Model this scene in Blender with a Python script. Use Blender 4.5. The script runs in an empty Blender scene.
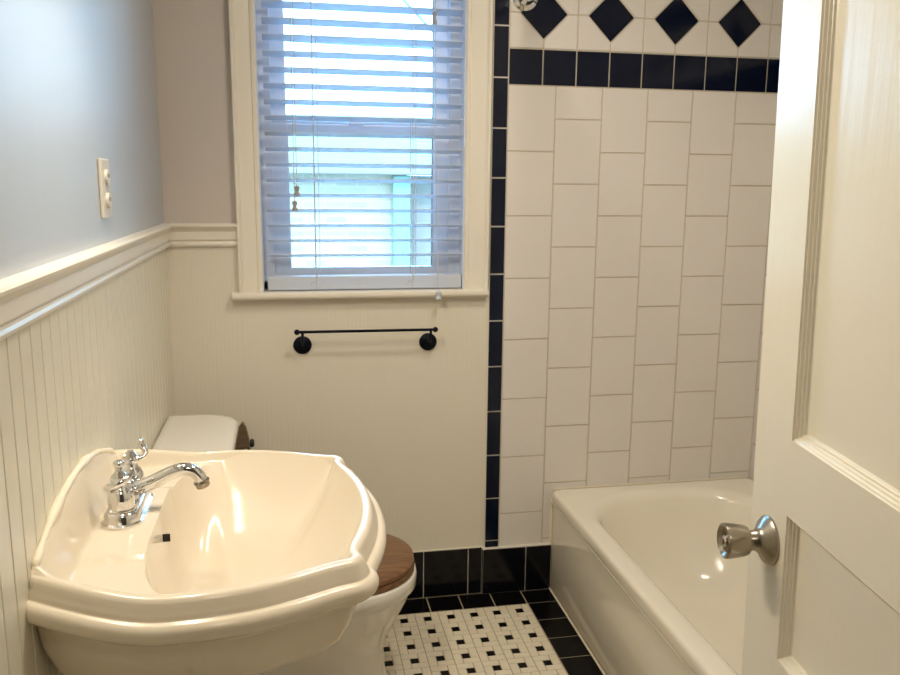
import bpy, bmesh, math, random
import numpy as np
from mathutils import Vector, Matrix, Euler

random.seed(4)
I = 0.0254                       # everything below is laid out in inches
SC = bpy.context.scene
COL = SC.collection
R = math.radians

# ------------------------------------------------------------------ camera
def set_camera():
    yaw, pitch, roll, f = .1915, -.1852, .0096, 830.6
    cy, sy, cp, sp, cr, sr = math.cos(yaw), math.sin(yaw), math.cos(pitch), math.sin(pitch), math.cos(roll), math.sin(roll)
    fwd = Vector((sy*cp, cy*cp, sp)); right = Vector((cy, -sy, 0)); up = right.cross(fwd)
    r2 = right*cr + up*sr; u2 = up*cr - right*sr
    m = Matrix((r2, u2, -fwd)).transposed().to_4x4()
    m.translation = Vector((-26.46, -101.16, 54.23))*I
    cam = bpy.data.cameras.new('camera'); cam.sensor_width = 36; cam.lens = f/900*36
    cam.clip_start = .02
    o = bpy.data.objects.new('camera', cam); COL.objects.link(o); o.matrix_world = m
    SC.camera = o
set_camera()

# ------------------------------------------------------------------ world, sun, added fill lamps, exposure
SC.view_settings.view_transform = 'Standard'; SC.view_settings.look = 'None'
SC.view_settings.gamma = 1; SC.view_settings.use_curve_mapping = False
SC.view_settings.exposure = 0.2
world = bpy.data.worlds.new('sky'); SC.world = world; world.use_nodes = True
bg = world.node_tree.nodes['Background']
bg.inputs[0].default_value = (.32, .63, 1.0, 1); bg.inputs[1].default_value = 15

def light(name, kind, loc, energy, color, rot=(0, 0, 0), size=None, size_y=None, radius=None, spot=None):
    l = bpy.data.lights.new(name, kind); l.energy = energy; l.color = color
    if kind == 'AREA':
        l.size = size*I
        if size_y: l.shape = 'RECTANGLE'; l.size_y = size_y*I
    if radius is not None: l.shadow_soft_size = radius*I
    if kind == 'SPOT': l.spot_size = spot[0]; l.spot_blend = spot[1]
    o = bpy.data.objects.new(name, l); COL.objects.link(o)
    o.location = Vector(loc)*I; o.rotation_euler = rot
    return o
sun = light('sun', 'SUN', (0, -200, 300), 3.0, (1, .96, .88), (R(52), 0, R(-18)))
sun.data.angle = R(.6)
HALL_FILL = 5.0
BULB = 8.0
CEIL_FILL = 9.5
light('hall_fill_light', 'AREA', (-20, -118, 93.0), HALL_FILL, (1, .90, .76), size=9)  # added soft fill from the hall, no such lamp in view
light('ceiling_fill_light', 'AREA', (-4, -42, 92.3), CEIL_FILL, (1, .90, .76), size=9)  # added unseen fill, brightens the tub and floor

# ------------------------------------------------------------------ materials
def mat(name, col, rough=.5, metal=0, spec=.5, coat=0, noise=None, bump=None, coatr=.05):
    m = bpy.data.materials.new(name); m.use_nodes = True
    nt = m.node_tree; b = nt.nodes['Principled BSDF']
    b.inputs['Base Color'].default_value = (*col, 1); b.inputs['Roughness'].default_value = rough
    b.inputs['Metallic'].default_value = metal; b.inputs['Specular IOR Level'].default_value = spec
    b.inputs['Coat Weight'].default_value = coat; b.inputs['Coat Roughness'].default_value = coatr
    tc = nt.nodes.new('ShaderNodeTexCoord')
    if noise:                    # (scale, amount, stretch)
        n = nt.nodes.new('ShaderNodeTexNoise'); n.inputs['Scale'].default_value = noise[0]; n.inputs['Detail'].default_value = 4
        mp = nt.nodes.new('ShaderNodeMapping'); mp.inputs['Scale'].default_value = noise[2] if len(noise) > 2 else (1, 1, 1)
        nt.links.new(tc.outputs['Object'], mp.inputs[0]); nt.links.new(mp.outputs[0], n.inputs['Vector'])
        mx = nt.nodes.new('ShaderNodeMix'); mx.data_type = 'RGBA'
        a = noise[1]
        mx.inputs[6].default_value = (*[c*(1-a) for c in col], 1); mx.inputs[7].default_value = (*[min(1, c*(1+a)) for c in col], 1)
        nt.links.new(n.outputs['Fac'], mx.inputs[0]); nt.links.new(mx.outputs[2], b.inputs['Base Color'])
    if bump:                     # (scale, strength, distance, stretch)
        n = nt.nodes.new('ShaderNodeTexNoise'); n.inputs['Scale'].default_value = bump[0]; n.inputs['Detail'].default_value = 5
        mp = nt.nodes.new('ShaderNodeMapping'); mp.inputs['Scale'].default_value = bump[3] if len(bump) > 3 else (1, 1, 1)
        nt.links.new(tc.outputs['Object'], mp.inputs[0]); nt.links.new(mp.outputs[0], n.inputs['Vector'])
        bp = nt.nodes.new('ShaderNodeBump'); bp.inputs['Strength'].default_value = bump[1]; bp.inputs['Distance'].default_value = bump[2]
        nt.links.new(n.outputs['Fac'], bp.inputs['Height']); nt.links.new(bp.outputs[0], b.inputs['Normal'])
    return m

CREAM = (.80, .745, .62)
M = {}
M['plaster'] = mat('taupe_paint', (.60, .54, .49), .33, spec=.55, bump=(14, .25, .004))
M['plaster_left'] = mat('grey_gloss_paint', (.46, .48, .50), .42, spec=.6, coat=.4, coatr=.5, bump=(9, .3, .004, (1, 1, .35)))
M['wainscot'] = mat('cream_wainscot_paint', (.76, .71, .60), .38, bump=(160, .25, .0006, (1, 1, .02)))
M['bead'] = mat('cream_beadboard_paint', (.76, .725, .60), .25, spec=.6, bump=(10, .25, .003, (1, 1, .3)))
M['trim'] = mat('cream_trim_paint', (.80, .75, .65), .3, bump=(20, .2, .002, (1, 1, .3)))
M['door'] = mat('cream_door_gloss_paint', (.90, .845, .71), .24, spec=.6, bump=(70, .35, .0012, (1, 1, .05)))
M['ceiling'] = mat('ceiling_paint', (.80, .77, .70), .7)
M['dim_hall_paint'] = mat('dim_hall_paint', (.16, .14, .115), .6)  # darkness of an unlit hall put into its paint, dims chrome reflections
M['gasket_shadow_line'] = mat('dark_gasket_and_shadow', (.06, .08, .14), .6)  # dark colour for the gasket and the painted shadow gap
M['white_tile'] = mat('cream_wall_tile', (.76, .72, .67), .34, noise=(9, .03), bump=(120, .15, .0005))
M['grout'] = mat('grout', (.60, .54, .43), .8, bump=(300, .3, .001))
M['white_grout'] = mat('pale_grout', (.74, .70, .60), .7)
M['black_tile'] = mat('sky_tinted_black_tile', (.003, .006, .020), .12, spec=.3, bump=(25, .12, .002))  # black tile, navy of the reflected sky put into the base colour
M['base_tile'] = mat('black_baseboard_tile', (.004, .0045, .007), .15, spec=.25)
M['floor_white'] = mat('cream_mosaic', (.80, .73, .58), .35, noise=(30, .08))
M['floor_grout'] = mat('floor_grout', (.40, .33, .22), .8)
M['floor_black'] = mat('black_mosaic', (.004, .004, .005), .25, spec=.12)
M['porcelain'] = mat('bisque_porcelain', (.81, .725, .585), .16, spec=.5)
M['toilet'] = mat('white_porcelain', (.83, .80, .73), .12, spec=.55, coat=.3)
M['tub'] = mat('tub_enamel', (.90, .85, .72), .15, spec=.5, coat=.2, bump=(14, .12, .002))
M['caulk'] = mat('caulk', (.86, .78, .62), .45, bump=(60, .6, .004))
M['chrome'] = mat('chrome', (.78, .78, .78), .07, metal=1)
M['brushed'] = mat('brushed_nickel', (.38, .34, .28), .27, metal=1)
M['dark_metal'] = mat('dark_bronze_metal', (.003, .005, .012), .4, spec=.12)
M['black_hole'] = mat('dark_gap', (.01, .01, .01), .6)
M['slat'] = mat('daylight_tinted_blind_vinyl', (.76, .81, .90), .35)  # white slats, blue daylight cast put into the base colour
def translucent(m, k):
    nt = m.node_tree; b = nt.nodes['Principled BSDF']; out = [n for n in nt.nodes if n.type == 'OUTPUT_MATERIAL'][0]
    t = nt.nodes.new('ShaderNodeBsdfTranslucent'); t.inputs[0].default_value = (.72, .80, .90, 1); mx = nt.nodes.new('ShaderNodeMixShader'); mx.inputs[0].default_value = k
    nt.links.new(b.outputs[0], mx.inputs[1]); nt.links.new(t.outputs[0], mx.inputs[2]); nt.links.new(mx.outputs[0], out.inputs[0])
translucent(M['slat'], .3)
M['vinyl'] = mat('daylight_tinted_window_vinyl', (.72, .79, .92), .35)  # white frame tinted blue to carry the daylight cast
M['cord'] = mat('white_cord', (.58, .60, .62), .7)
M['tassel'] = mat('beige_tassel_plastic', (.34, .31, .29), .5)
M['tassel_grey'] = mat('grey_tassel_plastic', (.35, .33, .32), .5)
M['outlet'] = mat('ivory_plate_plastic', (.64, .60, .52), .3)
M['screen_wire'] = mat('cable_rubber', (.10, .12, .12), .6)
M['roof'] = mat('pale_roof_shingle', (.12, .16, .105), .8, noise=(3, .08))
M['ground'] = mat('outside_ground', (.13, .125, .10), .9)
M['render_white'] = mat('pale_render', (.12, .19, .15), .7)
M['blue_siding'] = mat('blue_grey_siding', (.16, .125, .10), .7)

def wood_mat(name, c1, c2):
    m = mat(name, c1, .3, coat=.2); nt = m.node_tree; b = nt.nodes['Principled BSDF']
    tc = nt.nodes.new('ShaderNodeTexCoord'); mp = nt.nodes.new('ShaderNodeMapping'); mp.inputs['Scale'].default_value = (3, 40, 40)
    n = nt.nodes.new('ShaderNodeTexNoise'); n.inputs['Scale'].default_value = 2.2; n.inputs['Detail'].default_value = 6; n.inputs['Distortion'].default_value = .6
    r = nt.nodes.new('ShaderNodeValToRGB'); r.color_ramp.elements[0].position = .35; r.color_ramp.elements[1].position = .68
    r.color_ramp.elements[0].color = (*c2, 1); r.color_ramp.elements[1].color = (*c1, 1)
    nt.links.new(tc.outputs['Object'], mp.inputs[0]); nt.links.new(mp.outputs[0], n.inputs['Vector'])
    nt.links.new(n.outputs['Fac'], r.inputs[0]); nt.links.new(r.outputs[0], b.inputs['Base Color'])
    return m
M['wood'] = wood_mat('oak_seat_wood', (.24, .115, .045), (.13, .058, .022))
M['wood2'] = wood_mat('oak_holder_wood', (.17, .12, .075), (.10, .065, .04))

def brick_mat():
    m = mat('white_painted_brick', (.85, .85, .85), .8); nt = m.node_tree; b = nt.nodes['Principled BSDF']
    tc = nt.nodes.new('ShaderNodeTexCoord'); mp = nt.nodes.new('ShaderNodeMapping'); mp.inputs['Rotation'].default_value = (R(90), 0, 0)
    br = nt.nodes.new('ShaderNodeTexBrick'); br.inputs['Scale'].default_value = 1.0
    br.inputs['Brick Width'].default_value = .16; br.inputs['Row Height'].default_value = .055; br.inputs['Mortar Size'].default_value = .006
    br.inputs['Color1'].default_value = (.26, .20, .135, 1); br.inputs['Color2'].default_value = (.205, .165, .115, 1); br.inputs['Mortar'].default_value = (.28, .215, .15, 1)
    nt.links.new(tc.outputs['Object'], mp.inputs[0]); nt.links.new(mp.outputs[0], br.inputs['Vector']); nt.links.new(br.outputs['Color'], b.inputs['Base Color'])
    return m
M['brick'] = brick_mat()

def glass_mat():
    m = bpy.data.materials.new('window_glass'); m.use_nodes = True; nt = m.node_tree
    for n in list(nt.nodes):
        if n.type != 'OUTPUT_MATERIAL': nt.nodes.remove(n)
    out = [n for n in nt.nodes if n.type == 'OUTPUT_MATERIAL'][0]
    t = nt.nodes.new('ShaderNodeBsdfTransparent'); t.inputs[0].default_value = (.93, .98, .97, 1)
    g = nt.nodes.new('ShaderNodeBsdfGlossy'); g.inputs['Roughness'].default_value = .02
    f = nt.nodes.new('ShaderNodeFresnel'); f.inputs[0].default_value = 1.45
    mx = nt.nodes.new('ShaderNodeMixShader')
    nt.links.new(f.outputs[0], mx.inputs[0]); nt.links.new(t.outputs[0], mx.inputs[1]); nt.links.new(g.outputs[0], mx.inputs[2]); nt.links.new(mx.outputs[0], out.inputs[0])
    return m
M['glass'] = glass_mat()

def emit_mat(name, col, s):
    m = mat(name, (.9, .9, .9), .4); b = m.node_tree.nodes['Principled BSDF']
    b.inputs['Emission Color'].default_value = (*col, 1); b.inputs['Emission Strength'].default_value = s
    return m
M['bulb'] = emit_mat('frosted_lamp_glass', (1, .80, .55), 5)
M['fill_glow'] = emit_mat('opal_fill_glow', (1, .84, .62), 5)  # glowing shade of the added fill lights

# ------------------------------------------------------------------ helpers
class MB:
    """collects shapes (inches) for ONE mesh object"""
    def __init__(s): s.v = []; s.f = []; s.m = []
    def add(s, verts, faces, mi=0):
        k = len(s.v); s.v += [tuple(map(float, p)) for p in verts]
        for q in faces: s.f.append(tuple(i+k for i in q)); s.m.append(mi)
    def box(s, x0, x1, y0, y1, z0, z1, mi=0, bev=0):
        if bev:
            bm = bmesh.new(); bmesh.ops.create_cube(bm, size=1)
            for v in bm.verts: v.co = Vector(((x0+x1)/2+v.co.x*(x1-x0), (y0+y1)/2+v.co.y*(y1-y0), (z0+z1)/2+v.co.z*(z1-z0)))
            bmesh.ops.bevel(bm, geom=bm.edges[:], offset=bev, segments=3, affect='EDGES', profile=.5)
            bm.verts.index_update()
            s.add([v.co[:] for v in bm.verts], [[v.index for v in f.verts] for f in bm.faces], mi); bm.free(); return
        s.add([(x0,y0,z0),(x1,y0,z0),(x1,y1,z0),(x0,y1,z0),(x0,y0,z1),(x1,y0,z1),(x1,y1,z1),(x0,y1,z1)],
              [(0,3,2,1),(4,5,6,7),(0,1,5,4),(1,2,6,5),(2,3,7,6),(3,0,4,7)], mi)
    def loft(s, rings, mi=0, cap0=True, cap1=True, closed=True):
        k = len(s.v); n = len(rings[0])
        for r in rings: s.v += [tuple(map(float, p)) for p in r]
        for j in range(len(rings)-1):
            for i in range(n if closed else n-1):
                a = k+j*n+i; b = k+j*n+(i+1) % n
                s.f.append((a, b, b+n, a+n)); s.m.append(mi)
        if cap0: s.f.append(tuple(k+i for i in reversed(range(n)))); s.m.append(mi)
        if cap1: s.f.append(tuple(k+(len(rings)-1)*n+i for i in range(n))); s.m.append(mi)
    def lathe(s, prof, origin, axis=(0, 0, 1), seg=32, mi=0, cap0=True, cap1=True):
        ax = Vector(axis).normalized(); t = Vector((1, 0, 0)) if abs(ax.x) < .9 else Vector((0, 1, 0))
        u = ax.cross(t).normalized(); w = ax.cross(u); o = Vector(origin)
        s.loft([[o+ax*h+(u*math.cos(2*math.pi*i/seg)+w*math.sin(2*math.pi*i/seg))*r for i in range(seg)] for r, h in prof], mi, cap0, cap1)
    def tube(s, pts, rad, seg=12, mi=0, cap=True, flat=1.0):
        pts = [Vector(p) for p in pts]; n = len(pts)
        rad = rad if isinstance(rad, (list, tuple)) else [rad]*n
        T = [(pts[min(i+1, n-1)]-pts[max(i-1, 0)]).normalized() for i in range(n)]
        u = T[0].orthogonal().normalized(); rings = []
        for i in range(n):
            u = (u-T[i]*u.dot(T[i])).normalized(); w = T[i].cross(u)
            rings.append([pts[i]+(u*math.cos(2*math.pi*k/seg)+w*math.sin(2*math.pi*k/seg)*flat)*rad[i] for k in range(seg)])
        s.loft(rings, mi, cap, cap)
    def sphere(s, c, r, seg=20, sc=(1, 1, 1), mi=0):
        pr = [(max(1e-3, math.sin(math.pi*j/12))*r, -math.cos(math.pi*j/12)*r) for j in range(13)]
        k = len(s.v); s.lathe(pr, (0, 0, 0), seg=seg, mi=mi)
        for i in range(k, len(s.v)): s.v[i] = tuple(c[a]+s.v[i][a]*sc[a] for a in range(3))
    def build(s, name, mats, parent=None, smooth=None, origin=(0, 0, 0), bevel=None):
        mats = mats if isinstance(mats, (list, tuple)) else [mats]
        me = bpy.data.meshes.new(name)
        o3 = origin
        me.from_pydata([((x-o3[0])*I, (y-o3[1])*I, (z-o3[2])*I) for x, y, z in s.v], [], s.f)
        for m_ in mats: me.materials.append(M[m_])
        me.polygons.foreach_set('material_index', s.m)
        me.update()
        bm = bmesh.new(); bm.from_mesh(me); bmesh.ops.recalc_face_normals(bm, faces=bm.faces[:]); bm.to_mesh(me); bm.free()
        o = bpy.data.objects.new(name, me); COL.objects.link(o)
        if parent is not None:
            o.parent = parent
        else: o.location = Vector(origin)*I
        if bevel:
            b = o.modifiers.new('bevel', 'BEVEL'); b.width = bevel*I; b.segments = 3; b.limit_method = 'ANGLE'; b.angle_limit = R(35)
        if smooth is not None:
            me.polygons.foreach_set('use_smooth', [True]*len(me.polygons))
            try: me.set_sharp_from_angle(angle=R(smooth))
            except Exception: pass
        return o

def empty(name, label, cat, loc=(0, 0, 0), rz=0, group=None):
    o = bpy.data.objects.new(name, None); COL.objects.link(o); o.empty_display_size = .05
    o.location = Vector(loc)*I; o.rotation_euler = (0, 0, rz)
    if label: o['label'] = label; o['category'] = cat
    if group: o['group'] = group
    return o
def tag(o, label, cat, group=None):
    o['label'] = label; o['category'] = cat
    if group: o['group'] = group
    return o
def struct(o): o['kind'] = 'structure'; return o
def structE(name, loc=(0, 0, 0)):
    o = bpy.data.objects.new(name, None); COL.objects.link(o); o.location = Vector(loc)*I; o['kind'] = 'structure'; return o
def sm(a):
    a = np.clip(a, 0, 1); return a*a*(3-2*a)
def cr(pts, n):
    """catmull-rom through pts, n samples per span"""
    P = [np.array(p, float) for p in pts]; P = [2*P[0]-P[1]]+P+[2*P[-1]-P[-2]]; out = []
    for i in range(1, len(P)-2):
        for k in range(n):
            t = k/n; a, b, c, d = P[i-1:i+3]
            out.append(.5*((2*b)+(-a+c)*t+(2*a-5*b+4*c-d)*t*t+(-a+3*b-3*c+d)*t**3))
    out.append(P[-2]); return out
def rrect(x0, x1, y0, y1, r, n=8):
    out = []
    for cx, cy, a0 in ((x1-r, y1-r, 0), (x0+r, y1-r, 90), (x0+r, y0+r, 180), (x1-r, y0+r, 270)):
        for k in range(n+1):
            a = R(a0+90*k/n); out.append((cx+r*math.cos(a), cy+r*math.sin(a)))
    return out

# ------------------------------------------------------------------ room shell
XL, XR, YF, ZC = -40.6, 36.4, -90.0, 96.0
WX0, WX1, WZ0, WZ1 = -29.7, -5.25, 41.1, 80.0            # window opening

# floor: grout bed, mosaic field in pinwheel pattern, black border tiles
fl = MB()
fl.box(XL-4, XR+4, -150, 5, -4, -.06, 2)
def ftile(x0, x1, y0, y1, mi, g=.05, top=0., low=-.08, bv=.03):
    x0 += g; x1 -= g; y0 += g; y1 -= g
    if x1-x0 < .15 or y1-y0 < .15: return
    b = bv
    fl.add([(x0,y0,low),(x1,y0,low),(x1,y1,low),(x0,y1,low),(x0+b,y0+b,top),(x1-b,y0+b,top),(x1-b,y1-b,top),(x0+b,y1-b,top)],
           [(4,5,6,7),(0,1,5,4),(1,2,6,5),(2,3,7,6),(3,0,4,7)], mi)
FX1, FY1 = 3.05, -4.3                                     # mosaic field limits
def clipt(x0, x1, y0, y1, mi):
    ftile(max(x0, XL), min(x1, FX1-.02), max(y0, -89.9), min(y1, FY1-.02), mi, g=.035)
i = 0
for i in range(-15, 2):
    for j in range(-29, 1):
        cx, cy = 1.5+3*i, -5.9+3*j
        clipt(cx-.5, cx+.5, cy-.5, cy+.5, 1)
        clipt(cx-1.5, cx+.5, cy+.5, cy+1.5, 0); clipt(cx+.5, cx+1.5, cy-.5, cy+1.5, 0)
        clipt(cx-.5, cx+1.5, cy-1.5, cy-.5, 0); clipt(cx-1.5, cx-.5, cy-1.5, cy+.5, 0)
x = 3.0
while x > XL:
    ftile(max(x-4.27, XL), x, -4.3, -.6, 1, g=.07); x -= 4.27
ftile(3.0, 7.05, -4.3, -1.0, 1, g=.07)
y = -4.3
while y > -89: ftile(3.05, 7.05, max(y-4.32, -89.8), y, 1, g=.07); y -= 4.32
x = 7.05
while x < XR: ftile(x, min(x+4.27, XR), -89.8, -60.6, 1, g=.07); x += 4.27
floor = struct(fl.build('floor', ['floor_white', 'floor_black', 'floor_grout']))

c = MB(); c.box(XL-4, XR+4, -150, 5, ZC, ZC+4); struct(c.build('ceiling', 'ceiling'))

# back wall
wb = structE('wall_back')
b = MB()
b.box(XL-4, WX0, 0, 5, 0, ZC); b.box(WX1, XR+4, 0, 5, 0, ZC); b.box(WX0, WX1, 0, 5, 0, WZ0-.02); b.box(WX0, WX1, 0, 5, WZ1, ZC)
b.build('plaster', 'plaster', wb)
b = MB()                                                   # papered wainscot below the rail and sill
def wainscot_strip(x0, x1, z0, z1):
    n = max(2, int((x1-x0)/.125)); vs = []; fs = []
    for k in range(n+1):
        x = x0+(x1-x0)*k/n; d = -.10+.006*math.sin((x-x0)*2*math.pi/.5)+(.012 if (k % 20) == 0 else 0)
        vs += [(x, d, z0), (x, d, z1)]
    for k in range(n): fs.append((2*k, 2*k+2, 2*k+3, 2*k+1))
    b.add(vs, fs)
wainscot_strip(XL, -32.4, 6.15, 46.6); wainscot_strip(-32.4, -1.95, 6.15, 40.3)
b.build('wainscot', 'wainscot', wb, smooth=40)

# wall tiling
def wtile(B, poly, y, mi, g=.055, th=.22, bev=.05):
    """polygon (x,z) counter-clockwise seen from the room, inset by g, pillow edge"""
    P = [Vector((p[0], p[1])) for p in poly]; n = len(P)
    def inset(d):
        out = []
        for i in range(n):
            a, b_, c_ = P[i-1], P[i], P[(i+1) % n]
            e1 = (b_-a).normalized(); e2 = (c_-b_).normalized(); n1 = Vector((-e1.y, e1.x)); n2 = Vector((-e2.y, e2.x))
            q = (n1+n2); q = q/max(.2, q.dot(n1)); out.append(b_+q*d)
        return out
    lo, hi = inset(g), inset(g+bev)
    B.add([(p.x, y, p.y) for p in lo]+[(p.x, y-th, p.y) for p in hi],
          [tuple(range(n, 2*n))]+[(i, (i+1) % n, n+(i+1) % n, n+i) for i in range(n)], mi)
def rect(x0, x1, z0, z1): return [(x0, z0), (x1, z0), (x1, z1), (x0, z1)]
H = 7.84; BB = 65.83; SQ = 4.257
def tile_field(B, x0, x1, flip=False):
    k = 0; x = x0
    while x < x1-.2:
        xe = min(x+6.0, x1); z = BB; first = True
        while z > 6.2:
            zn = z-(H/2 if (first and k % 2) else H); first = False
            wtile(B, rect(x, xe, max(zn, 6.2), z), -.05, 0); z = zn
        k += 1; x += 6.0
    m = 0
    while x0+SQ*m < x1-.1:
        xa, xb = x0+SQ*m, min(x0+SQ*(m+1), x1)
        wtile(B, rect(xa, xb, BB, BB+SQ), -.05, 1); wtile(B, rect(xa, xb, 78.75, 83.0), -.05, 1)
        zz = 83.0
        while zz < ZC: wtile(B, rect(xa, xb, zz, min(zz+SQ, ZC)), -.05, 0); zz += SQ
        for zc, up in ((74.15, 1), (74.15, -1)):
            hd = 3.02; za, zb = (zc, 78.75) if up > 0 else (BB+SQ, zc)
            left = (m % 2 == 1)                             # diamond sits at the left or right lower/upper corner
            full = xb > xa+SQ-.05
            cx_ = xa+SQ-hd; hv = xb-cx_
            if not full:
                if left and up > 0: poly = [(min(xa+hd, xb-.02), za), (xb, za), (xb, zb), (xa, zb), (xa, za+hd)]
                elif left: poly = [(xa, za), (xb, za), (xb, zb), (min(xa+hd, xb-.02), zb), (xa, zb-hd)]
                elif hv <= 0: poly = rect(xa, xb, za, zb)
                elif up > 0: poly = [(xa, za), (cx_, za), (xb, za+hv), (xb, zb), (xa, zb)]
                else: poly = [(xa, za), (xb, za), (xb, zb-hv), (cx_, zb), (xa, zb)]
            elif left and up > 0: poly = [(xa+hd, za), (xb, za), (xb, zb), (xa, zb), (xa, za+hd)]
            elif left: poly = [(xa, za), (xb, za), (xb, zb), (xa+hd, zb), (xa, zb-hd)]
            elif up > 0: poly = [(xa, za), (xb-hd, za), (xb, za+hd), (xb, zb), (xa, zb)]
            else: poly = [(xa, za), (xb, za), (xb, zb-hd), (xb-hd, zb), (xa, zb)]
            wtile(B, poly, -.05, 0)
        if m % 2 == 0:
            xc = x0+SQ*(m+1); d = 3.0
            if xc+d <= x1: wtile(B, [(xc, 74.15-d), (xc+d, 74.15), (xc, 74.15+d), (xc-d, 74.15)], -.05, 1, g=.05)
            elif xc <= x1+1.9:
                q = x1-xc; wtile(B, [(xc-d, 74.15), (min(xc, x1), 74.15-min(d, d+min(q, 0)) ), (min(xc, x1), 74.15+min(d, d+min(q, 0)))], -.05, 1, g=.05)
        m += 1
b = MB(); b.box(-1.95, XR, -.16, 0.02, 0, ZC, 2)
tile_field(b, 0.0, XR)
b.build('tile_field', ['white_tile', 'black_tile', 'grout'], wb)
b = MB(); b.box(-1.97, -.02, -.2, 0.02, 6.1, ZC, 1)       # narrow black upright
zs = [72.6-5.94*k for k in range(-4, 12)]
zs = sorted([z for z in zs if z > 6.3])+[ZC]; z0 = 6.15
for z in zs:
    wtile(b, rect(-1.95, 0, z0, min(z, ZC)), -.1, 0, g=.06); z0 = z
b.build('tile_border', ['black_tile', 'white_grout'], wb)

def base_run(nm, edges, y, par, cap):
    B = MB(); B.box(edges[0], edges[-1], y+.06, 0.02, 0, cap-.05, 1)
    for a, e in zip(edges[:-1], edges[1:]): wtile(B, rect(a, e, .02, cap), y+.1, 0, g=.045, th=.2, bev=.04)
    B.box(edges[0], edges[-1], y+.12, .02, cap-.06, cap+.03, 1); B.box(edges[0]-.03, edges[0]+.005, y, .02, 0, cap-.03, 0)
    return struct(B.build(nm, ['base_tile', 'white_grout'], par))
base_run('baseboard_back', [XL, -40.2, -34.2, -28.2, -22.2, -16.2, -10.2, -4.2, -2.34], -.5, None, 6.5)
o = base_run('baseboard_tub_side', [-2.3, 3.6, 7.15], -.95, None, 6.35)
o.name = 'baseboard_right'

# chair rails (trim)
def sweep_x(B, prof, x0, x1, sgn=1):
    B.loft([[(x, -d, z) for d, z in prof] for x in (x0, x1)], 0)
RAIL = [(0, 49.25), (.85, 49.2), (1.0, 49.05), (.95, 48.85), (.75, 48.7), (.62, 48.4), (.50, 48.3), (.50, 47.35), (.32, 47.25), (.32, 47.15), (.50, 47.05), (.58, 46.85), (.50, 46.62), (.2, 46.5), (0, 46.45)]
b = MB(); sweep_x(b, RAIL, XL, -32.38); struct(b.build('trim_1', 'trim', smooth=30))
b = MB(); b.loft([[(XL+d*1.15, y, z) for d, z in RAIL] for y in (YF, 0)], 0); struct(b.build('trim_2', 'trim', smooth=30))

# left wall with bead board
wl = structE('wall_left')
b = MB(); b.box(XL-4, XL, -90, 5, 0, ZC); b.build('plaster', 'plaster_left', wl)
b = MB(); ys = []; y = YF
while y < 0:
    for d, e in ((0, .14), (.10, .14), (.15, .07), (.20, .13), (.25, .07), (.30, .14)):
        if y+d < -.05: ys.append((y+d, e))
    y += 1.93
ys.append((-.05, .14))
b.loft([[(XL+e, yy, z) for yy, e in ys]+[(XL-.05, -.05, z), (XL-.05, YF, z)] for z in (0, 46.6)], 0)
b.build('beadboard', 'bead', wl)

# right wall, tiled in the tub alcove
wr = structE('wall_right')
b = MB(); b.box(XR, XR+4, -90, 5, 0, ZC); b.build('plaster', 'plaster', wr)
b = MB(); tile_field(b, 0, 60.4)
for k, (x, y, z) in enumerate(b.v): b.v[k] = (XR+y, -x, z)
b.box(XR-.16, XR+.02, -60.4, 0, 0, ZC, 2)
b.build('tile_field', ['white_tile', 'black_tile', 'grout'], wr)
# alcove end wall, front wall with doorway, hall
b = MB(); b.box(7.2, XR, -90, -60.5, 0, ZC); struct(b.build('wall_alcove', 'white_tile'))
b = MB(); b.box(XL-4, -36.5, -94.5, -90, 0, ZC); b.box(-4.2, XR+4, -94.5, -90, 0, ZC); b.box(-36.5, -4.2, -94.5, -90, 82, ZC)
struct(b.build('wall_front', 'plaster'))
b = MB(); b.box(-60, 30, -150, -146, 0, ZC); b.box(-64, -60, -150, -90, 0, ZC); b.box(30, 34, -150, -90, 0, ZC); b.box(-60, XL-4, -94.5, -90, 0, ZC)
b.box(-60, XL-4, -150, -90, -4, -.06); b.box(-60, XL-4, -150, -90, ZC, ZC+4)
struct(b.build('wall_hall', 'dim_hall_paint'))

# ------------------------------------------------------------------ window
win = structE('window_1')
def casing(B, xa, xb, inner):                               # moulded upright; inner = +1 when the opening is to the right
    w = xb-xa
    pr = [(0, 0), (0, .85), (.08, 1.0), (.35, 1.0), (.48, .8), (.6, .62), (.8, .55), (w-.75, .5), (w-.6, .42), (w-.45, .55), (w-.15, .55), (w, .42), (w, 0)]
    P = [((xa+p) if inner > 0 else (xb-p), -d) for p, d in pr]
    B.loft([[(x, y, z) for x, y in P] for z in (41.1, 83)], 0)
b = MB(); casing(b, -32.45, WX0, 1); b.build('casing', 'trim', win, smooth=30)
b = MB(); casing(b, WX1, -2.2, -1); b.build('casing', 'trim', win, smooth=30)
b = MB(); b.box(-32.45, -2.0, -.9, 0, WZ1, WZ1+3.2, bev=.15); b.build('casing', 'trim', win)
b = MB()                                                   # sill with rounded nose
pr = [(0, 41.12), (-1.25, 41.1), (-1.42, 41.0), (-1.5, 40.75), (-1.45, 40.45), (-1.3, 40.3), (-1.0, 40.22), (-.6, 40.18), (0, 40.15)]
b.loft([[(x, y, z) for y, z in pr] for x in (-33.25, -2.3)], 0)
b.box(WX0, WX1, 0, 5, 40.3, 41.12); b.build('window_sill', 'trim', win, smooth=40)
b = MB()                                                   # vinyl frame lining the opening
b.box(WX0, WX0+.12, -.05, 5, WZ0, WZ1); b.box(WX1-.12, WX1, -.05, 5, WZ0, WZ1); b.box(WX0, WX1, -.05, 5, WZ1-.12, WZ1)
b.box(WX0+.1, WX0+1.5, 2.3, 5, WZ0, WZ1, bev=.06); b.box(WX1-1.5, WX1-.1, 2.3, 5, WZ0, WZ1, bev=.06)
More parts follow.
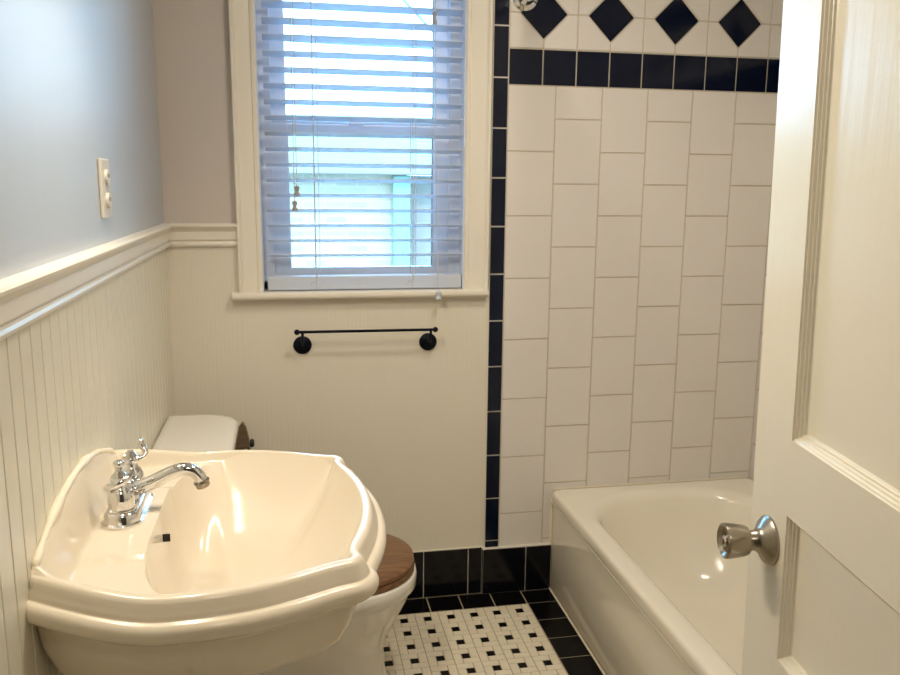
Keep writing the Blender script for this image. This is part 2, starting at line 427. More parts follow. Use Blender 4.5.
b.box(WX0+.1, WX1-.1, 2.3, 5, WZ0, WZ0+1.0, bev=.06); b.box(WX0+.1, WX1-.1, 2.3, 5, WZ1-1.0, WZ1-.1, bev=.06)
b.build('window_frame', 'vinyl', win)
def sash(x0, x1, z0, z1, y0, y1, st, rail, top):
    B = MB()
    B.box(x0, x0+st, y0, y1, z0, z1, bev=.08); B.box(x1-st, x1, y0, y1, z0, z1, bev=.08)
    B.box(x0+st-.05, x1-st+.05, y0+.02, y1-.02, z0, z0+rail, bev=.08); B.box(x0+st-.05, x1-st+.05, y0+.02, y1-.02, z1-top, z1, bev=.08)
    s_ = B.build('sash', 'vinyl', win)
    G = MB(); ym = (y0+y1)/2; G.box(x0+st-.1, x1-st+.1, ym-.06, ym+.06, z0+rail-.1, z1-top+.1); G.build('pane', 'glass', s_)
    W = MB(); yg = ym-.10
    W.box(x0+st-.02, x1-st+.02, yg-.05, yg, z1-top-.16, z1-top+.02); W.box(x1-st-.12, x1-st+.02, yg-.05, yg, z0+rail, z1-top)  # top strip stands in for a shadow gap; right strip is the glass gasket
    W.build('gasket_shadow_line', 'gasket_shadow_line', s_)
    return s_
sash(-28.25, -6.7, 42.0, 60.9, 2.6, 3.6, 2.0, 1.7, 1.3)
up = sash(-28.25, -6.7, 60.0, 79.1, 3.7, 4.7, 1.8, 1.3, 1.5)
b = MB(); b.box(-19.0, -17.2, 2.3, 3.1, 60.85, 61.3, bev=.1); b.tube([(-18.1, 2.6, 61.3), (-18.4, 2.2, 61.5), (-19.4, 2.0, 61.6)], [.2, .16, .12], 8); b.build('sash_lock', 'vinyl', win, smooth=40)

# ------------------------------------------------------------------ outdoors
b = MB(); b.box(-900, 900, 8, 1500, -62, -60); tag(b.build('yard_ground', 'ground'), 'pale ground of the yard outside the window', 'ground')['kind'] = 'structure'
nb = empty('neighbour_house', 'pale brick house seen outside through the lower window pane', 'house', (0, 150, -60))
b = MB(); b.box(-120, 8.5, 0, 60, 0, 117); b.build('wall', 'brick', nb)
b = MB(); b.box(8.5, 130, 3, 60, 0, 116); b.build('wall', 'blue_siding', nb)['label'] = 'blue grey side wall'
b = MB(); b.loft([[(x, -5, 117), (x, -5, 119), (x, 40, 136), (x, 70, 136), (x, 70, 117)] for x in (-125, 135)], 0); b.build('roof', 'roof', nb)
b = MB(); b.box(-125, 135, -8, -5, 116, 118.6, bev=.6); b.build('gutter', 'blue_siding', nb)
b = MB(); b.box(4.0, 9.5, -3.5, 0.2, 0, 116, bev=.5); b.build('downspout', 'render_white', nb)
for (zz, yy) in ((80.5, 70), (88.0, 90)):
    b = MB(); b.tube([(x*12, yy, zz+.0004*(x*12)**2-.012*x) for x in range(-9, 10)], .3, 6)
    tag(b.build('overhead_cable', 'screen_wire', origin=(0, yy, zz)), 'thin level utility cable crossing the sky behind the upper pane, %s' % ('lower one' if zz < 85 else 'higher one'), 'cable', 'utility cables outside the window')
b = MB(); b.tube([(-30, 110, 128), (10, 110, 90), (60, 110, 50)], .35, 6)
tag(b.build('overhead_cable', 'screen_wire', origin=(0, 110, 90)), 'slanting utility cable at the top right of the upper pane', 'cable', 'utility cables outside the window')

# ------------------------------------------------------------------ window blind
bl = empty('window_blind', 'white horizontal slat window blind with cords hanging inside the window', 'blind', (-17.5, .9, 41.2))
O = (-17.5, .9, 41.2)
BX0, BX1 = -28.95, -5.5
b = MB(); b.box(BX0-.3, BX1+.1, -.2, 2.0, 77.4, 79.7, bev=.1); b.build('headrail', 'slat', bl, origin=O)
th = R(11.5); z = 45.55; k = 0; first = None
while z < 77.2:
    if first is None:
        b = MB(); n = 9; rt = []; rb = []
        for q in range(n):
            s_ = -1+2*q/(n-1); cam_ = .05*(1-s_*s_)
            yy = s_*.98; zz = -s_*.98*math.tan(th)*0
            py = yy*math.cos(th); pz = -yy*math.sin(th)
            rt.append((py, pz+cam_+.045)); rb.append((py, pz+cam_-.045))
        ring = rt+rb[::-1]
        b.loft([[(x, y, zz) for y, zz in ring] for x in (BX0, BX1)], 0)
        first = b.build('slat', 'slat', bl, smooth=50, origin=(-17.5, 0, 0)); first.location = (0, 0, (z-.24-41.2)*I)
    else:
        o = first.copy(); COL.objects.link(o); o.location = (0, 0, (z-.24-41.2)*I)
    z += 1.79; k += 1
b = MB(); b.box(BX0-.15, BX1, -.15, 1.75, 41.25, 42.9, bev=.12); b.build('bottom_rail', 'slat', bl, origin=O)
for xx in (-23.35, -11.6):
    b = MB()
    for yy in (-.12, 1.95): b.tube([(xx, yy, 41.3), (xx, yy, 78)], .05, 6)
    b.tube([(xx+.5, .9, 41.9), (xx+.5, .9, 78)], .04, 6)
    b.tube(cr([(xx-.7, -.2, 41.85), (xx-.4, -.28, 42.3), (xx-.05, -.2, 42.0), (xx+.1, -.2, 42.9), (xx+.25, -.22, 43.3)], 4), .035, 6)
    b.build('ladder_cord', 'cord', bl, origin=O)
def tassel(B, x, y, z, r=.24, h=.62):
    B.lathe([(r*.35, h), (r*.75, h*.92), (r*.8, h*.7), (r*.5, h*.5), (r*.62, h*.35), (r, h*.1), (r*.95, 0)], (x, y, z), seg=14)
for xx, zz in ((-25.42, 52.65), (-25.72, 50.9)):
    b = MB(); b.tube([(xx+.02, -.3, 78), (xx, -.3, zz+.5)], .05, 6); cdo = b.build('lift_cord', 'cord', bl, origin=O)
    b = MB(); tassel(b, xx, -.3, zz-.2, .38, 1.15); b.build('tassel', 'tassel', cdo, smooth=40, origin=O)
b = MB(); b.tube([(-9.1, -.3, 78), (-9.1, -.3, 73.2)], .05, 6); cdo = b.build('lift_cord', 'cord', bl, origin=O)
b = MB(); tassel(b, -9.1, -.3, 72.4, .3, 1.4); b.build('tassel', 'tassel_grey', cdo, smooth=40, origin=O)
b = MB(); b.tube([(-9.0, -.3, 78), (-8.9, -.35, 60), (-8.75, -1.3, 44), (-8.7, -1.75, 41.0)], .045, 6); cdo = b.build('lift_cord', 'cord', bl, origin=O)
b = MB(); tassel(b, -8.7, -1.8, 40.1, .4, 1.0); b.build('tassel', 'slat', cdo, smooth=40, origin=O)

# ------------------------------------------------------------------ bathtub
tub = empty('bathtub', 'cream enamelled alcove bathtub with flat apron below the tiled wall', 'bathtub', (21.7, -30.3, 0))
TO = (21.7, -30.3, 0)
X0, X1, Y0, Y1 = 7.0, XR-.3, -60.3, -.35
def rr(i, r, dz, xo=0, n=10):
    return [(x, y, dz) for x, y in rrect(X0+i, X1-i, Y0+i, Y1-i, r, n)]
def rin(a, bk, r, z, n=10):
    r = min(r+3.6, 8.8 if z > 5 else (X1-X0-a-bk)/2-.6)
    return [(x, y, z) for x, y in rrect(X0+a, X1-bk, Y0+bk+1.5, Y1-bk, r, n)]
b = MB()
rings = [rr(.35, .6, 12.55), rr(.05, .6, 12.6), rr(0, .7, 12.9), rr(0, .8, 13.5), rr(.03, .85, 13.68), rr(.1, .9, 13.83), rr(.22, 1.0, 13.95), rr(.36, 1.1, 14.01), rr(.5, 1.2, 14.03), rr(.7, 1.4, 14.035),
         rin(1.9, 2.2, 5.0, 14.03), rin(2.4, 2.7, 5.2, 13.9), rin(2.8, 3.1, 5.3, 13.6), rin(3.1, 3.5, 5.4, 12.9),
         rin(3.9, 3.9, 5.6, 10), rin(4.5, 5.0, 6.0, 6.5), rin(5.2, 6.3, 6.2, 4.2), rin(6.2, 7.6, 5.6, 2.8), rin(8.0, 9.6, 4.2, 2.1), rin(10, 12, 2.5, 1.95)]
b.loft(rings, 0, cap0=False, cap1=True)
b.build('basin', 'tub', tub, smooth=50, origin=TO)
b = MB()
b.box(X0+.35, X0+1.2, Y0, Y1-.02, .02, 12.62, bev=.08)
b.box(X0+.1, X0+.8, Y0, Y1, 12.0, 12.35, bev=.1)
b.build('apron', 'tub', tub, smooth=40, origin=TO)
b = MB(); b.tube([(X0+.05, Y1-.2, .1), (X0-.02, -30, .1), (X0+.05, Y0+.4, .1)], .13, 8)
b.tube([(X0+.2, Y1+.05, .2), (X0+.2, Y1+.05, 12.8)], .2, 8)
b.tube([(X0+.5, Y1+.15, 13.97), (X1-.3, Y1+.15, 13.97)], .16, 8); b.build('caulk_bead', 'caulk', tub, smooth=60, origin=TO)

# ------------------------------------------------------------------ toilet
TY = -18.5
toi = empty('toilet', 'white two-piece toilet with a brown wooden lid, standing behind the sink', 'toilet', (-24, TY, 0))
OT = (-24, TY, 0)
def ell(cx, cy, rx, ry, z, n=48, back=1.0, p=2.2):
    out = []
    for i in range(n):
        a = 2*math.pi*i/n; ca, sa = math.cos(a), math.sin(a)
        x = abs(ca)**(2/p)*math.copysign(1, ca); y_ = abs(sa)**(2/p)*math.copysign(1, sa)
        out.append((cx+rx*x*(back if ca < 0 else 1), cy+ry*y_, z))
    return out
b = MB()
b.loft([ell(-25.5, TY, 8.9, 4.9, 0), ell(-25.5, TY, 8.9, 4.9, .5), ell(-25.5, TY, 8.3, 4.3, 1.2), ell(-25.2, TY, 7.8, 3.9, 2.5), ell(-25.0, TY, 7.5, 3.9, 5), ell(-24.6, TY, 7.7, 4.4, 7),
        ell(-24.1, TY, 8.2, 5.6, 9.2), ell(-23.7, TY, 8.7, 6.7, 11.2), ell(-23.5, TY, 8.9, 7.2, 12.4), ell(-23.15, TY, 8.95, 7.35, 12.9), ell(-23.15, TY, 9.15, 7.55, 13.1), ell(-23.15, TY, 9.2, 7.6, 14.2), ell(-23.15, TY, 9.1, 7.5, 14.5), ell(-23.15, TY, 8.8, 7.2, 14.6)], 0)
b.box(-39.5, -29, TY-5.2, TY+5.2, 10.5, 14.4, bev=1.2); b.box(-36, -30, TY-3.6, TY+3.6, .1, 11.5, bev=1.4)
b.v = [(x, y, z*.95) for x, y, z in b.v]
b.build('bowl', 'toilet', toi, smooth=50, origin=OT)
b = MB(); b.loft([ell(-22.65, TY, 8.35, 7.0, 13.80, p=2.2), ell(-22.65, TY, 8.45, 7.1, 14.00), ell(-22.65, TY, 8.45, 7.1, 14.45), ell(-22.65, TY, 8.3, 6.95, 14.60)], 0)
b.build('seat', 'wood', toi, smooth=50, origin=OT)
b = MB(); b.loft([ell(-22.65, TY, 8.3, 6.95, 14.63), ell(-22.65, TY, 8.45, 7.1, 14.75), ell(-22.65, TY, 8.4, 7.05, 15.10), ell(-22.65, TY, 8.1, 6.8, 15.25), ell(-22.65, TY, 7.5, 6.2, 15.30)], 0)
b.build('seat_lid', 'wood', toi, smooth=50, origin=OT)
b = MB()
for s_ in (-1, 1): b.lathe([(.5, 0), (.5, .5), (.35, .8)], (-31.3, TY+s_*2.8, 14.6), seg=14)
b.tube([(-31.2, TY-3.4, 15.5), (-31.2, TY+3.4, 15.5)], .3, 10); b.build('seat_hinge', 'chrome', toi, smooth=50, origin=OT)
TKY = -17.3
def tankring(z, i=0, r=1.6):
    return [(x, y, z) for x, y in rrect(-40.1+i, -32.7-i, TKY-9.3+i, TKY+9.3-i, r, 8)]
b = MB(); b.loft([tankring(14.5, 1.2, 1.5), tankring(15.2, .8, 1.6), tankring(20, .5), tankring(26.75, .3)], 0); b.build('tank', 'toilet', toi, smooth=40, origin=OT)
def lidring(z, i=0, r=2.2):
    pts = []
    big = rrect(-40.45+i, -32.6-i, TKY-10.5+i, TKY+10.5-i, 3.4, 8); sml = rrect(-40.45+i, -32.6-i, TKY-10.5+i, TKY+10.5-i, .3, 8)
    ring = big[:9]+sml[9:27]+big[27:]
    for x, y in ring:
        t = (y-TKY)/10; pts.append((x+(.35*(1-t*t) if x > -36 else 0), y, z))
    return pts
b = MB(); b.loft([lidring(26.7, .3), lidring(26.9, .05), lidring(27.7, 0), lidring(28.05, .12), lidring(28.25, .45), lidring(28.3, 1.0)], 0); b.build('tank_lid', 'toilet', toi, smooth=50, origin=OT)
b = MB(); b.lathe([(.55, 0), (.55, .25), (.3, .5)], (-31.9, TKY+6.5, 24.5), axis=(1, 0, 0), seg=14); b.tube([(-31.6, TKY+6.5, 24.5), (-31.4, TKY+3.5, 24.1)], [.2, .28], 10); b.build('flush_lever', 'chrome', toi, smooth=50, origin=OT)

# wooden paper holder on the back wall beside the tank
ph = empty('toilet_paper_holder', 'brown wooden wall-mounted bracket between the toilet tank and the back wall', 'paper holder', (-32.6, -.15, 21.5))
OP = (-32.6, -.15, 21.5)
b = MB()
leaf = [(-.95, 19.5), (.75, 19.5), (.85, 22), (.70, 24), (.45, 25.3), (.18, 25.9), (-.05, 26.0), (-.35, 25.6), (-.75, 24.6), (-.95, 23)]
b.loft([[(-32.5+p, y, q-.15) for p, q in leaf] for y in (-3.3, -2.3)], 0)
b.build('bracket_arm', 'wood2', ph, origin=OP, bevel=.1)
b = MB(); b.box(-36, -31.9, -.9, -.12, 19.5, 22.4, bev=.1); b.box(-33.7, -31.9, -2.5, -.2, 20, 23.0, bev=.15); b.build('backplate', 'wood2', ph, origin=OP)
b = MB(); b.lathe([(.35, 0), (.5, .1), (.5, .35), (.3, .5)], (-31.7, -2.8, 23.2), axis=(1, 0, 0), seg=16); b.build('roller_end', 'black_hole', ph, smooth=40, origin=OP)

# ------------------------------------------------------------------ pedestal sink
SY = -46.0
snk = empty('pedestal_sink', 'bisque porcelain pedestal sink with moulded rim against the left wall', 'sink', (-34, SY, 0))
OS = (-34, SY, 0)
half = [(-40.45, 10.4), (-38.6, 11.25), (-36.2, 11.9), (-33.8, 12.2), (-31.4, 12.15), (-29.0, 11.75), (-26.8, 10.95), (-25.1, 10.15), (-24.1, 9.75), (-23.35, 9.5), (-23.0, 9.0), (-23.1, 8.45), (-23.15, 8.0), (-22.85, 7.0), (-22.3, 5.2), (-21.9, 3.2), (-21.7, 1.1)]
pl = [(x, -t) for x, t in half]+[(x, t) for x, t in reversed(half)]
OUT = np.array(cr(pl, 8)); OUT[:, 1] += SY
NO = len(OUT)
tg = np.gradient(OUT, axis=0); tg /= np.linalg.norm(tg, axis=1)[:, None]
NRM = np.stack([tg[:, 1], -tg[:, 0]], 1)
NRM[0] = (0, -1); NRM[-1] = (0, 1)
NB = 30
def zrim(x): return 32.45+1.05*sm((-33.5-x)/7.5)
def zlip(t): return 33.4+2.35*(1-np.clip(np.abs(t+.6)/10.6, 0, 1)**2.1)
def ring_out(d, dz, backdz=True):
    p = OUT+NRM*d; p[:, 0] = np.maximum(p[:, 0], -40.5)
    z = zrim(OUT[:, 0])+dz
    ys_ = np.linspace(p[-1, 1], p[0, 1], NB+2)[1:-1]
    f_ = np.clip((dz+.5)/.5, 0, 1)
    zb = 33.35+dz+(zlip(ys_-SY)-33.35)*f_
    return [(p[i, 0], p[i, 1], z[i]) for i in range(NO)]+[(-40.5, y, zz) for y, zz in zip(ys_, zb)]
b = MB()
prof = [(.05, -3.0), (.30, -2.62), (.62, -2.5), (.68, -2.38), (.98, -2.32), (1.18, -2.14), (1.30, -1.86), (1.30, -1.58), (1.20, -1.34), (1.04, -1.19), (.90, -1.13), (.76, -1.13), (.72, -1.08), (.70, -.98), (.62, -.80), (.50, -.55), (.40, -.28), (.30, -.12), (.18, -.03), (.05, 0)]
rings = [ring_out(d, dz) for d, dz in prof]
# interior height field on shrinking rings
ctr = np.array((-30.5, SY)); base = np.array([(p[0], p[1]) for p in rings[-1]])
pathp = OUT
def height(P):
    x, y = P[:, 0], P[:, 1]; t = y-SY
    D = np.full(len(P), 1e9)
    A = pathp[:-1]; Bv = pathp[1:]-A; L2 = (Bv**2).sum(1)
    for k in range(len(A)):
        w = P-A[k]; u = np.clip((w@Bv[k])/L2[k], 0, 1); D = np.minimum(D, np.linalg.norm(w-u[:, None]*Bv[k], axis=1))
    zr = zrim(x)
    deck = 32.05-.34*sm((np.abs(t)-5.6)/.5)-.0*x
    flat = .40+0*x
    z = zr+(deck-zr)*sm((D-.22)/.42)
    X = x+40.5; zl = zlip(t)
    z = np.maximum(z, z+(zl-z)*(1-sm((X-.25)/1.15)))
    return z
K = 90
cb = np.array((-30.8, SY)); dv = base-cb; dist = np.linalg.norm(dv, axis=1); dr_ = dv/dist[:, None]
kb = ((np.abs(dr_[:, 1])/12.6)**3.3+(np.clip(-dr_[:, 0], 0, 9)/4.6)**3.3)**(-1/3.3)   # straight back edge of the bowl
cap_ = dist-.42
cd_ = np.minimum(kb, cap_)
a0 = np.unwrap(np.arctan2(dr_[:, 1], dr_[:, 0])); nn = len(a0); turn = 2*math.pi*np.sign(a0[-1]-a0[0])
lin = a0-turn*np.arange(nn)/nn
for _ in range(500): lin = (np.roll(lin, 1)+lin+np.roll(lin, -1))/3
a1 = lin+turn*np.arange(nn)/nn
sg = np.sign(turn); ao = a0*sg
cd_ = np.interp(a1*sg, np.concatenate([ao-2*math.pi, ao, ao+2*math.pi]), np.tile(cd_, 3))
dr_ = np.stack([np.cos(a1), np.sin(a1)], 1)
for _ in range(70): cd_ = (np.roll(cd_, 1)+cd_*2+np.roll(cd_, -1))/4
cd_ = np.minimum(cd_, np.interp(a1*sg, np.concatenate([ao-2*math.pi, ao, ao+2*math.pi]), np.tile(dist, 3))-.25)
CQ = cb+dr_*cd_[:, None]                                 # bowl edge contour with evenly spread points
for k in range(1, 41):
    P = base+(CQ-base)*(k/40)**1.25; zz = height(P); rings.append([(P[i, 0], P[i, 1], zz[i]) for i in range(len(P))])
ze = zz.copy(); nq = 2.6+5.4*sm((-dr_[:, 0]-.15)/.6)
for k in range(1, 60):
    q = 1-(k/60)**1.5; P = cb+(CQ-cb)*q; f_ = q**14
    zz = ze*f_+32.0*(1-f_)-6.2*(1-q**nq)
    rings.append([(P[i, 0], P[i, 1], zz[i]) for i in range(len(P))])
b.loft(rings, 0, cap0=False, cap1=True)
# underside of the bowl
def under(s_, z, back):
    c0 = np.array((-35.0, SY)); q = OUT+NRM*.05
    p = c0+(q-c0)*s_; p[:, 0] = np.maximum(p[:, 0], back)
    ys_ = np.linspace(p[-1, 1], p[0, 1], NB+2)[1:-1]
    return [(a[0], a[1], z if z < 29.2 else zrim(OUT[i, 0])-3.0) for i, a in enumerate(p)]+[(back, y, z if z < 29.2 else 30.5) for y in ys_]
b.loft([under(1, 30, -40.5), under(.985, 29.0, -40.2), under(.96, 28.0, -39.8), under(.915, 26.8, -39.4), under(.83, 25.6, -39), under(.70, 24.6, -38.6), under(.52, 23.8, -38.4), under(.38, 23.4, -38.2), under(.32, 23.0, -38.2)], 0, cap0=False, cap1=True)
b.build('basin', 'porcelain', snk, smooth=75, origin=OS)
b = MB()
def pr_(z, hx, hy): return [(x, y, z) for x, y in rrect(-34.6-hx, -34.6+hx, SY-hy, SY+hy, min(hx, hy)*.55, 6)]
b.loft([pr_(0, 5.0, 5.4), pr_(1.2, 5.0, 5.4), pr_(2.0, 4.4, 4.8), pr_(3.2, 3.9, 4.2), pr_(6, 3.3, 3.5), pr_(14, 3.2, 3.4), pr_(19, 3.5, 3.7), pr_(22, 4.0, 4.4), pr_(23.9, 4.4, 5.2)], 0)
b.build('pedestal', 'porcelain', snk, smooth=50, origin=OS)
b = MB(); b.lathe([(1.3, 0), (1.25, .12), (.9, .15), (.8, .0)], (-31, SY, 25.82), seg=28); b.build('drain', 'chrome', snk, smooth=40, origin=OS)
b = MB(); b.box(-35.35, -34.85, SY-.05, SY+.05, 30.2, 30.75, bev=.03); b.build('overflow_slot', 'black_hole', snk, origin=OS)
# lumpy caulk along the wall
b = MB(); pts = []; rd = []
n = 150
for k in range(n+1):
    u = k/n
    if u < .14: y = SY-10.1-1.3*(1-u/.14)*1.0; z = 31.2+(33.55-31.2)*(u/.14); y = SY-11.3+1.2*(u/.14)
    elif u > .86: q = (1-u)/.14; y = SY+11.3-1.2*q; z = 31.2+(33.55-31.2)*q
    else: t = -10.1+20.2*(u-.14)/.72; y = SY+t; z = float(zlip(np.array(t)))
    w = math.sin(k*.17)*.5+math.sin(k*.31+1)*.35+math.sin(k*.77+2)*.15
    pts.append((-40.28+.03*w, y, z+.05*w-.05)); rd.append(.24+.07*w)
b.tube(pts, rd, 12); b.build('caulk_bead', 'caulk', snk, smooth=80, origin=OS)

# ------------------------------------------------------------------ faucet
FY, FXc, FZ = -44.6, -37.7, 32.05
fa = empty('faucet', 'chrome two-handle faucet with curved spout on the back ledge of the sink', 'faucet', (FXc, FY, FZ))
OF = (FXc, FY, FZ)
b = MB()
def stad(i, z, hl=3.35, r=1.3):
    out = []
    for k in range(32):
        a = 2*math.pi*k/32; s_ = math.copysign(1, math.sin(a)+1e-9)
        out.append((FXc+(r-i)*math.cos(a), FY+s_*(hl-r)+(r-i)*math.sin(a), FZ+z))
    return out
b.loft([stad(0, 0), stad(-.02, .14), stad(.12, .24), stad(.16, .42), stad(.22, .72), stad(.34, .86), stad(.55, .92)], 0); b.build('base_plate', 'chrome', fa, smooth=35, origin=OF)
def bell(B, cx, cy, z0):
    B.lathe([(.90, -.02), (.93, .1), (.84, .2), (.84, .45), (.84, .75), (.76, 1.1), (.60, 1.4), (.46, 1.58), (.40, 1.78), (.46, 1.9)], (cx, cy, z0), seg=32)
for s_, ld in ((-1, (.55, .75)), (1, (1.0, .15))):
    hy = FY+s_*1.98
    b = MB(); bell(b, FXc, hy, FZ+.88); hnd = b.build('handle_hub', 'chrome', fa, smooth=35, origin=OF)
    b = MB(); z0 = FZ+.88+1.9
    b.lathe([(.40, -.05), (.58, .08), (.62, .28), (.55, .45), (.38, .62), (.22, .85)], (FXc, hy, z0-.05), seg=24)
    if s_ < 0:   # near handle: lever curls down toward the camera side, knob finial on top
        p = cr([(FXc+.7, hy+.15, z0+.42), (FXc+.45, hy-.5, z0+.28), (FXc-.2, hy-.75, z0+.02), (FXc-.75, hy-.5, z0-.22), (FXc-.9, hy-.05, z0-.5)], 5)
        b.tube(p, [.15+.12*math.sin(math.pi*min(1, .25+.75*i/(len(p)-1))) for i in range(len(p))], 12)
        b.lathe([(.2, 0), (.2, .2), (.34, .32), (.38, .46), (.34, .62), (.2, .72)], (FXc+.0, hy+.0, z0+.72), seg=18)
    else:        # far handle: lever sweeps up to the right
        p = cr([(FXc-.4, hy-.1, z0+.38), (FXc+.1, hy-.2, z0+.28), (FXc+.75, hy-.1, z0+.32), (FXc+1.0, hy+.1, z0+.62), (FXc+.72, hy+.3, z0+1.05), (FXc+.62, hy+.35, z0+1.32)], 5)
        b.tube(p, [.26-.08*math.sin(math.pi*i/(len(p)-1))+.02*i/len(p) for i in range(len(p))], 12)
        b.sphere((FXc+.62, hy+.35, z0+1.30), .27, 14)
    b.build('lever', 'chrome', hnd, smooth=50, origin=OF)
b = MB()
b.lathe([(.78, 0), (.72, .3), (.62, .7), (.6, 1.0), (.5, 1.25), (.2, 1.4)], (FXc, FY, FZ+.85), seg=28)
sp = cr([(FXc, FY, FZ+1.5), (FXc+.9, FY, FZ+1.62), (FXc+1.9, FY, FZ+2.0), (FXc+2.9, FY, FZ+2.5), (FXc+3.7, FY, FZ+2.72), (FXc+4.35, FY, FZ+2.58), (FXc+4.75, FY, FZ+2.15), (FXc+4.9, FY, FZ+1.75)], 6)
b.tube(sp, [.55-.12*min(1, i/28) for i in range(len(sp))], 18); spo = b.build('spout', 'chrome', fa, smooth=50, origin=OF)
d = (Vector(sp[-1])-Vector(sp[-3])).normalized()
b = MB(); b.lathe([(.40, -.12), (.54, -.1), (.56, 0), (.48, .06), (.48, .32), (.42, .4), (.3, .4)], tuple(sp[-1]), axis=tuple(d), seg=24); b.build('aerator', 'brushed', spo, smooth=40, origin=OF)

# ------------------------------------------------------------------ towel bar
tb = empty('towel_bar', 'thin black metal towel bar on round rosettes under the window', 'towel bar', (-17.5, -.1, 34.7))
OB = (-17.5, -.1, 34.7)
b = MB(); b.tube([(-25.7, -2.4, 36.50), (-9.3, -2.4, 36.42)], .17, 12)
for xx, zz in ((-25.85, 36.5), (-9.15, 36.42)): b.sphere((xx, -2.4, zz), .34, 16)
b.build('bar', 'dark_metal', tb, smooth=50, origin=OB)
for xx in (-25.2, -9.7):
    b = MB(); b.lathe([(1.1, 0), (1.12, .12), (1.02, .3), (.75, .42), (.4, .5), (.25, .75)], (xx, -.1, 34.5), axis=(0, -1, 0), seg=32)
    b.tube(cr([(xx, -.5, 34.5), (xx, -1.5, 34.8), (xx, -2.2, 35.6), (xx, -2.4, 36.45)], 5), .17, 10); b.build('rosette', 'dark_metal', tb, smooth=50, origin=OB)

# ------------------------------------------------------------------ outlet
ot = empty('wall_outlet', 'ivory duplex outlet plate on the left wall above the chair rail', 'outlet', (XL, -31.3, 53.5))
b = MB(); b.box(XL, XL+.28, -33.0, -30.0, 51.2, 55.75, bev=.12); b.build('plate', 'outlet', ot, origin=(XL, -31.3, 53.5))
for zc in (54.35, 52.55):
    b = MB(); b.lathe([(.66, 0), (.66, .3), (.6, .36)], (XL+.12, -31.5, zc), axis=(1, 0, 0), seg=24)
    for k in range(len(b.v)): b.v[k] = (b.v[k][0], b.v[k][1], zc+(b.v[k][2]-zc)*.9)
    rc = b.build('receptacle', 'outlet', ot, smooth=40, origin=(XL, -31.3, 53.5))
    b = MB()
    for yy in (-.22, .22): b.box(XL+.46, XL+.5, -31.5+yy-.04, -31.5+yy+.04, zc-.05, zc+.25)
    b.build('slots', 'black_hole', rc, origin=(XL, -31.3, 53.5))

# ------------------------------------------------------------------ shower rod
rd_ = empty('shower_rod', 'chrome shower curtain rod with round wall flange above the dark diamond tiles', 'shower rod', (1.8, -.25, 76))
OR_ = (1.8, -.25, 76)
b = MB(); b.lathe([(1.65, 0), (1.65, .2), (1.45, .45), (1.1, .6), (.9, 1.0), (.8, 1.3)], (1.8, -.25, 75.95), axis=(0, -1, 0), seg=36); b.build('flange', 'chrome', rd_, smooth=35, origin=OR_)
b = MB(); b.lathe([(1.65, 0), (1.65, .2), (1.1, .6), (.8, 1.3)], (9.5, -60.4, 75.95), axis=(0, 1, 0), seg=36); b.build('flange', 'chrome', rd_, smooth=35, origin=OR_)
b = MB(); b.tube(cr([(1.8, -.5, 75.95), (1.2, -12, 75.95), (.8, -30, 75.95), (3.5, -48, 75.95), (9.5, -60.2, 75.95)], 8), .5, 16, cap=False); b.build('rod', 'chrome', rd_, smooth=50, origin=OR_)

# ------------------------------------------------------------------ open door on the right
dr = structE('door_1', (-1.7-.1357*28.55, -61-.9907*28.55, 0)); dr.rotation_euler = (0, R(-.0), -R(7.8))
# local frame: +y from hinge to free edge, face at x=0 looks to -x, body towards +x
L, T = 28.0, 1.4
TILT = .04
panels = [(41.85, 74.0), (30.3, 38.0), (8.0, 26.6)]
y_in0, y_in1 = 4.5, L-4.1
b = MB()
def dbox(y0, y1, z0, z1, x0=0., x1=T): b.box(x0, x1, y0, y1, z0, z1)
dbox(0, y_in0, .5, 79.5); dbox(y_in1, L, .5, 79.5)
zz = [.5]+[v for p in reversed(panels) for v in p]+[79.5]
for k in range(0, len(zz), 2): dbox(y_in0, y_in1, zz[k], zz[k+1])
for p0, p1 in panels: b.box(.54, T-.5, y_in0, y_in1, p0, p1)
def shear(B):
    for k, (x, y, z) in enumerate(B.v): B.v[k] = (x, y+TILT*(z-45), z)
shear(b); b.build('door_slab', 'door', dr)
for (p0, p1) in panels:
    b = MB()
    prof = [(0, -.01), (.03, .10), (.24, .16), (.30, .12), (.36, .28), (.58, .34), (.64, .30), (.70, .44), (.92, .48), (.98, .44), (1.04, .58), (1.3, .64)]
    b.loft([[(d_, yy, zz_) for yy, zz_ in ((y_in0+w, p0+w), (y_in1-w, p0+w), (y_in1-w, p1-w), (y_in0+w, p1-w))] for w, d_ in [(w_*.38, dd*.85) for w_, dd in prof]], 0, False, False)
    shear(b); b.build('panel_moulding', 'door', dr)
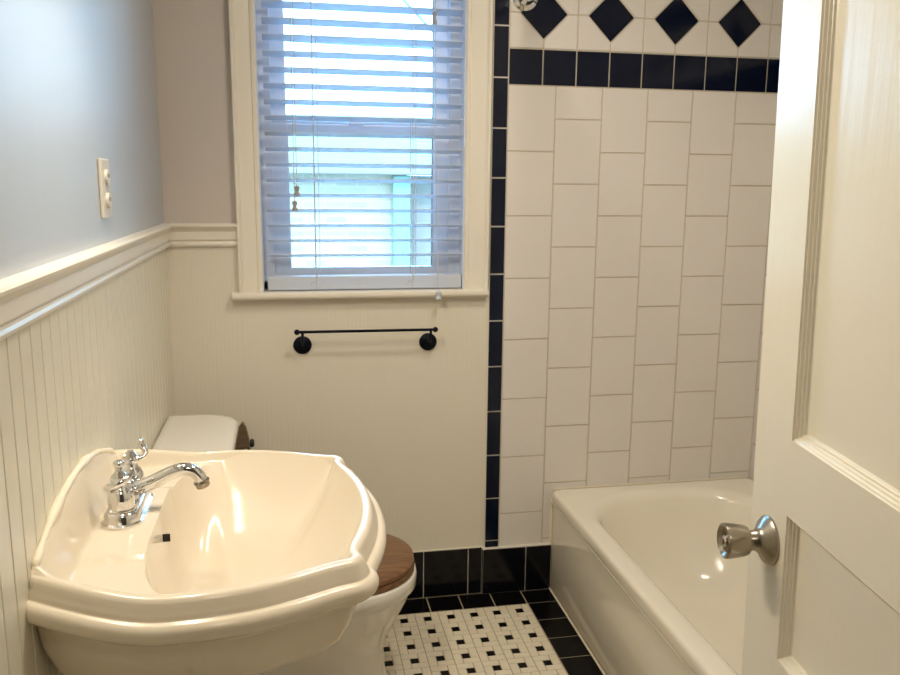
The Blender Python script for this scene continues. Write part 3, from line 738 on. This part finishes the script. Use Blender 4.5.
# knob
KY, KZ = L-2.75+.35, 35.9
KY = L-2.3+TILT*(KZ-45)
b = MB(); b.lathe([(1.3, 0), (1.3, .12), (1.15, .28), (.75, .5), (.55, .75), (.5, 1.15)], (0, KY, KZ), axis=(-1, 0, 0), seg=40); kn = b.build('door_handle', 'brushed', dr, smooth=35)
b = MB(); b.lathe([(.42, 1.0), (.44, 1.12), (.74, 1.2), (.82, 1.4), (.88, 1.8), (.93, 2.3), (.91, 2.42), (.80, 2.48), (.6, 2.3), (.4, 2.28)], (0, KY, KZ), axis=(-1, 0, 0), seg=40); b.build('knob', 'brushed', kn, smooth=35)
b = MB(); b.lathe([(.3, 2.26), (.3, 2.4), (.24, 2.44), (.1, 2.44)], (0, KY, KZ), axis=(-1, 0, 0), seg=20); b.box(-2.48, -2.4, KY-.04, KY+.04, KZ-.14, KZ+.14); b.build('lock_button', 'chrome', kn, smooth=40)

# ------------------------------------------------------------------ vanity lamp and added fill lamps (above and behind the view)
vl = empty('vanity_light', 'chrome three-bulb vanity light bar on the left wall above the sink', 'light', (XL, -46, 78))
OV = (XL, -46, 78)
b = MB(); b.box(XL, XL+1.2, -56, -36, 76.5, 80.0, bev=.3); b.build('mounting_bar', 'chrome', vl, origin=OV)
for yy in (-52.5, -46, -39.5):
    b = MB(); b.tube(cr([(XL+1, yy, 78.5), (XL+3, yy, 79), (XL+4.2, yy, 78.4)], 4), .4, 12); b.lathe([(.9, 0), (.95, -.8), (.8, -1)], (XL+4.2, yy, 78.6), seg=20); so = b.build('socket', 'chrome', vl, smooth=40, origin=OV)
    b = MB(); b.lathe([(.7, 0), (1.1, -.9), (1.35, -2.0), (1.2, -3.1), (.6, -3.7), (.1, -3.9)], (XL+4.2, yy, 77.7), seg=24); b.build('bulb', 'bulb', so, smooth=60, origin=OV)
    light('vanity_bulb_light', 'SPOT', (XL+4.6, yy, 73.2), BULB, (1, .88, .70), (0, R(-42), 0), radius=1.3, spot=(R(165), .75))
for nm, lab, loc in (('added_ceiling_fill', 'added unseen opal ceiling fill light over the bathroom floor', (-4, -42, ZC)), ('added_ceiling_fill', 'added unseen opal fill light in the hall behind the doorway', (-20, -118, ZC))):
    cl = empty(nm, lab, 'light', loc)  # fixtures made up to house the fill lights
    b = MB(); b.lathe([(5.5, 0), (5.5, -.7), (5.2, -.9)], loc, seg=36); b.build('base', 'chrome', cl, smooth=40, origin=loc)
    b = MB(); b.lathe([(5.2, -.9), (5.0, -1.8), (3.8, -2.8), (1.5, -3.3), (.1, -3.4)], loc, seg=36); b.build('shade', 'fill_glow', cl, smooth=60, origin=loc)
